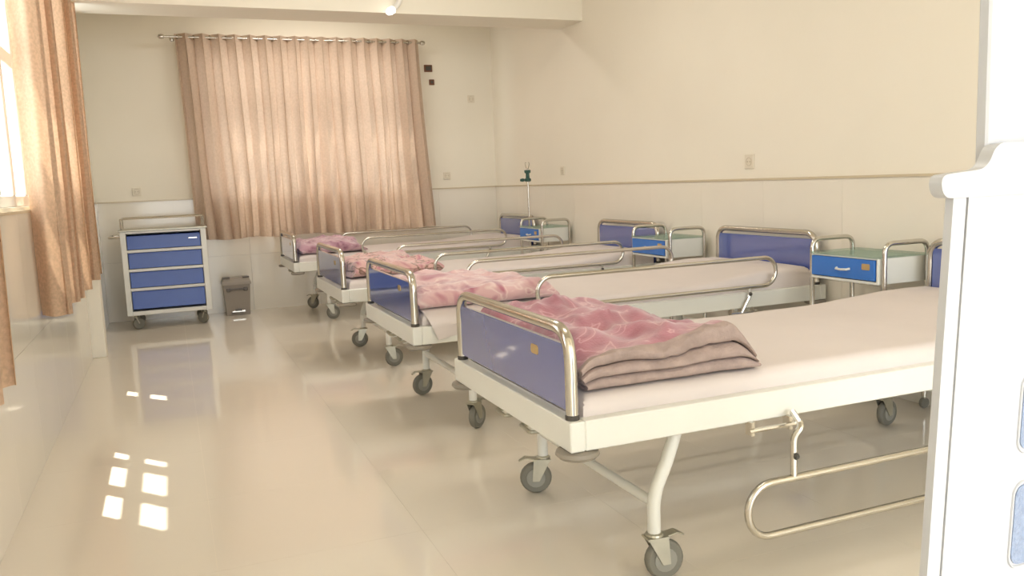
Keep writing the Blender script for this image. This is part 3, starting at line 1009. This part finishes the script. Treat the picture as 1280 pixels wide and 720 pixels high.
# ------------------------------------------------------------------ drip stand behind the farthest bed
def drip_stand():
    root = empty('drip_stand', (3.06, 7.05, 0))
    tag(root, 'thin drip stand with a dark green clamp beside the farthest bed', 'drip stand')
    MB().tube([(0, 0, 0.06), (0, 0, 1.235)], 0.009, 10).build('pole', M['chrome'], root, smooth=True)
    for k in range(5):
        a = 2 * math.pi * k / 5 + 0.3
        ft = MB().tube([(0, 0, 0.075), (0.09 * math.cos(a), 0.09 * math.sin(a), 0.05)], 0.010, 8).build('foot', M['chrome'], root, smooth=True)
        MB().lathe([(0.010, -0.007), (0.022, -0.007), (0.023, 0), (0.022, 0.007), (0.010, 0.007)], (0.09 * math.cos(a), 0.09 * math.sin(a), 0.0235), (-math.sin(a), math.cos(a), 0), 14).build('wheel', M['rubber'], ft, smooth=True)
    for s in (-1, 1):
        MB().tube(rounded([(0, 0, 1.225), (0.0, s * 0.03, 1.245), (0.0, s * 0.05, 1.285), (0.0, s * 0.03, 1.29)], 0.02, 4), 0.004, 8).build('hook', M['chrome'], root, smooth=True)
    cl = MB().lathe([(0.016, 0), (0.030, 0.006), (0.030, 0.026), (0.018, 0.034), (0.016, 0.075), (0.028, 0.082), (0.030, 0.104), (0.018, 0.108)], (0, 0, 1.115), (0, 0, 1), 14)
    cl = cl.build('clamp', M['green'], root, smooth=True)
    MB().lathe([(0.012, 0), (0.016, 0.015), (0.010, 0.040)], (-0.028, 0.012, 1.132), (-0.9, 0.4, 0), 10).build('clamp_knob', M['green'], cl, smooth=True)
drip_stand()

# ------------------------------------------------------------------ wall plates and covers
def plate(name, axis, p, z, label, cat='socket', s=0.075, material='socket', holes=True, group=None):
    if axis == 'x':                       # on the back wall
        root = bx(-s / 2, s / 2, -0.010, 0, -s / 2, s / 2, b=0.003).build(name, M[material])
        root.location = (p, YB, z)
        if holes:
            for q in (-0.012, 0.012):
                MB().lathe([(0.005, 0), (0.005, 0.001)], (q, -0.0105, 0), (0, -1, 0), 10).build('pin_hole', M['socket_hole'], root)
            MB().tube([(0.024 * math.cos(t), -0.0105, 0.024 * math.sin(t)) for t in [k * math.pi / 8 for k in range(16)]], 0.0015, 5, closed=True).build('socket_ring', M['socket_hole'], root)
    else:                                 # on the right wall
        root = bx(-0.010, 0, -s / 2, s / 2, -s / 2, s / 2, b=0.003).build(name, M[material])
        root.location = (XR, p, z)
        if holes:
            for q in (-0.012, 0.012):
                MB().lathe([(0.005, 0), (0.005, 0.001)], (-0.0105, q, 0), (-1, 0, 0), 10).build('pin_hole', M['socket_hole'], root)
            MB().tube([(-0.0105, 0.024 * math.cos(t), 0.024 * math.sin(t)) for t in [k * math.pi / 8 for k in range(16)]], 0.0015, 5, closed=True).build('socket_ring', M['socket_hole'], root)
    tag(root, label, cat, group)
    return root
plate('wall_socket', 'x', -0.250, 1.166, 'cream wall socket above the drawer cart')
plate('wall_socket', 'x', 2.690, 1.208, 'cream wall socket just right of the back curtain hem')
plate('wall_socket', 'x', 2.990, 1.985, 'cream wall plate high in the back right corner', 'wall plate')
plate('wall_socket', 'y', 6.665, 1.200, 'cream wall socket on the right wall near the drip stand')
plate('wall_socket', 'y', 4.110, 1.185, 'cream wall socket on the right wall above the second headboard', s=0.085)
def cover(x, z, w, h, label):
    root = bx(-w / 2, w / 2, -0.014, 0, -h / 2, h / 2, b=0.004).build('wall_cover', M['brown'])
    root.location = (x, YB, z)
    bx(-w / 2 + 0.014, w / 2 - 0.014, -0.018, -0.0135, -h / 2 + 0.014, h / 2 - 0.014, b=0.002).build('cap', M['dark'], root)
    tag(root, label, 'wall cover', 'brown covers beside the back curtain')
cover(2.545, 2.288, 0.085, 0.070, 'larger upper brown square cover right of the back curtain')
cover(2.575, 2.152, 0.055, 0.055, 'smaller lower brown square cover right of the back curtain')

# ------------------------------------------------------------------ bent lamp on the beam
def beam_lamp():
    root = empty('beam_lamp', (1.70, 6.22, 2.50))
    tag(root, 'curved white lamp hanging on the ceiling beam', 'lamp')
    MB().lathe([(0.035, 0), (0.035, -0.012), (0.02, -0.018)], (0, 0, 0.12), (0, 1, 0), 16).build('base', M['pvc'], root, smooth=True)
    MB().tube(rounded([(0.0, -0.005, 0.12), (0.0, -0.05, 0.12), (0.0, -0.06, -0.04), (-0.05, -0.06, -0.09)], 0.06, 8), [0.020] * 20, 12).build('arm', M['pvc'], root, smooth=True)
    MB().lathe([(0.010, -0.02), (0.026, 0.0), (0.028, 0.03), (0.018, 0.055), (0.004, 0.062)], (-0.05, -0.06, -0.09), (-0.85, 0, -0.5), 14).build('bulb', M['bulb'], root, smooth=True)
m = bpy.data.materials.new('lit_bulb')
m.use_nodes = True
m.node_tree.nodes['Principled BSDF'].inputs['Base Color'].default_value = (1, 0.97, 0.9, 1)
m.node_tree.nodes['Principled BSDF'].inputs['Emission Color'].default_value = (1, 0.95, 0.85, 1)
m.node_tree.nodes['Principled BSDF'].inputs['Emission Strength'].default_value = 3.0
M['bulb'] = m
beam_lamp()

# ------------------------------------------------------------------ added ceiling lamps: fill light for the ward, out of view
def ceiling_fill(x, y, power, label):
    root = empty('ceiling_fill', (x, y, ZC))
    tag(root, label, 'lamp', 'added ceiling fill lamps')
    bx(-0.62, 0.62, -0.15, 0.15, -0.05, 0, b=0.006).build('housing', M['pvc'], root)
    bx(-0.59, 0.59, -0.12, 0.12, -0.062, -0.049, b=0.004).build('diffuser', M['bulb'], root)
    d = bpy.data.lights.new('fill_light', 'AREA')
    d.shape = 'RECTANGLE'
    d.size, d.size_y = 1.16, 0.22
    d.energy = power
    d.color = (1.0, 0.97, 0.92)
    o = bpy.data.objects.new('fill_light', d)
    COL.objects.link(o)
    o.parent = root
    o.location = (0, 0, -0.066)
ceiling_fill(1.35, 2.1, 8, 'added ceiling fill lamp above the nearest bed')
ceiling_fill(1.35, 4.8, 20, 'added ceiling fill lamp above the third bed')
ceiling_fill(1.35, 7.4, 15, 'added ceiling fill lamp behind the beam')

# ------------------------------------------------------------------ paving outside the corridor
tag(bx(-8, 10, -12, -2.4, -0.25, -0.02).build('ground', M['ground']), 'pale paving outside the corridor entrance', kind='structure')
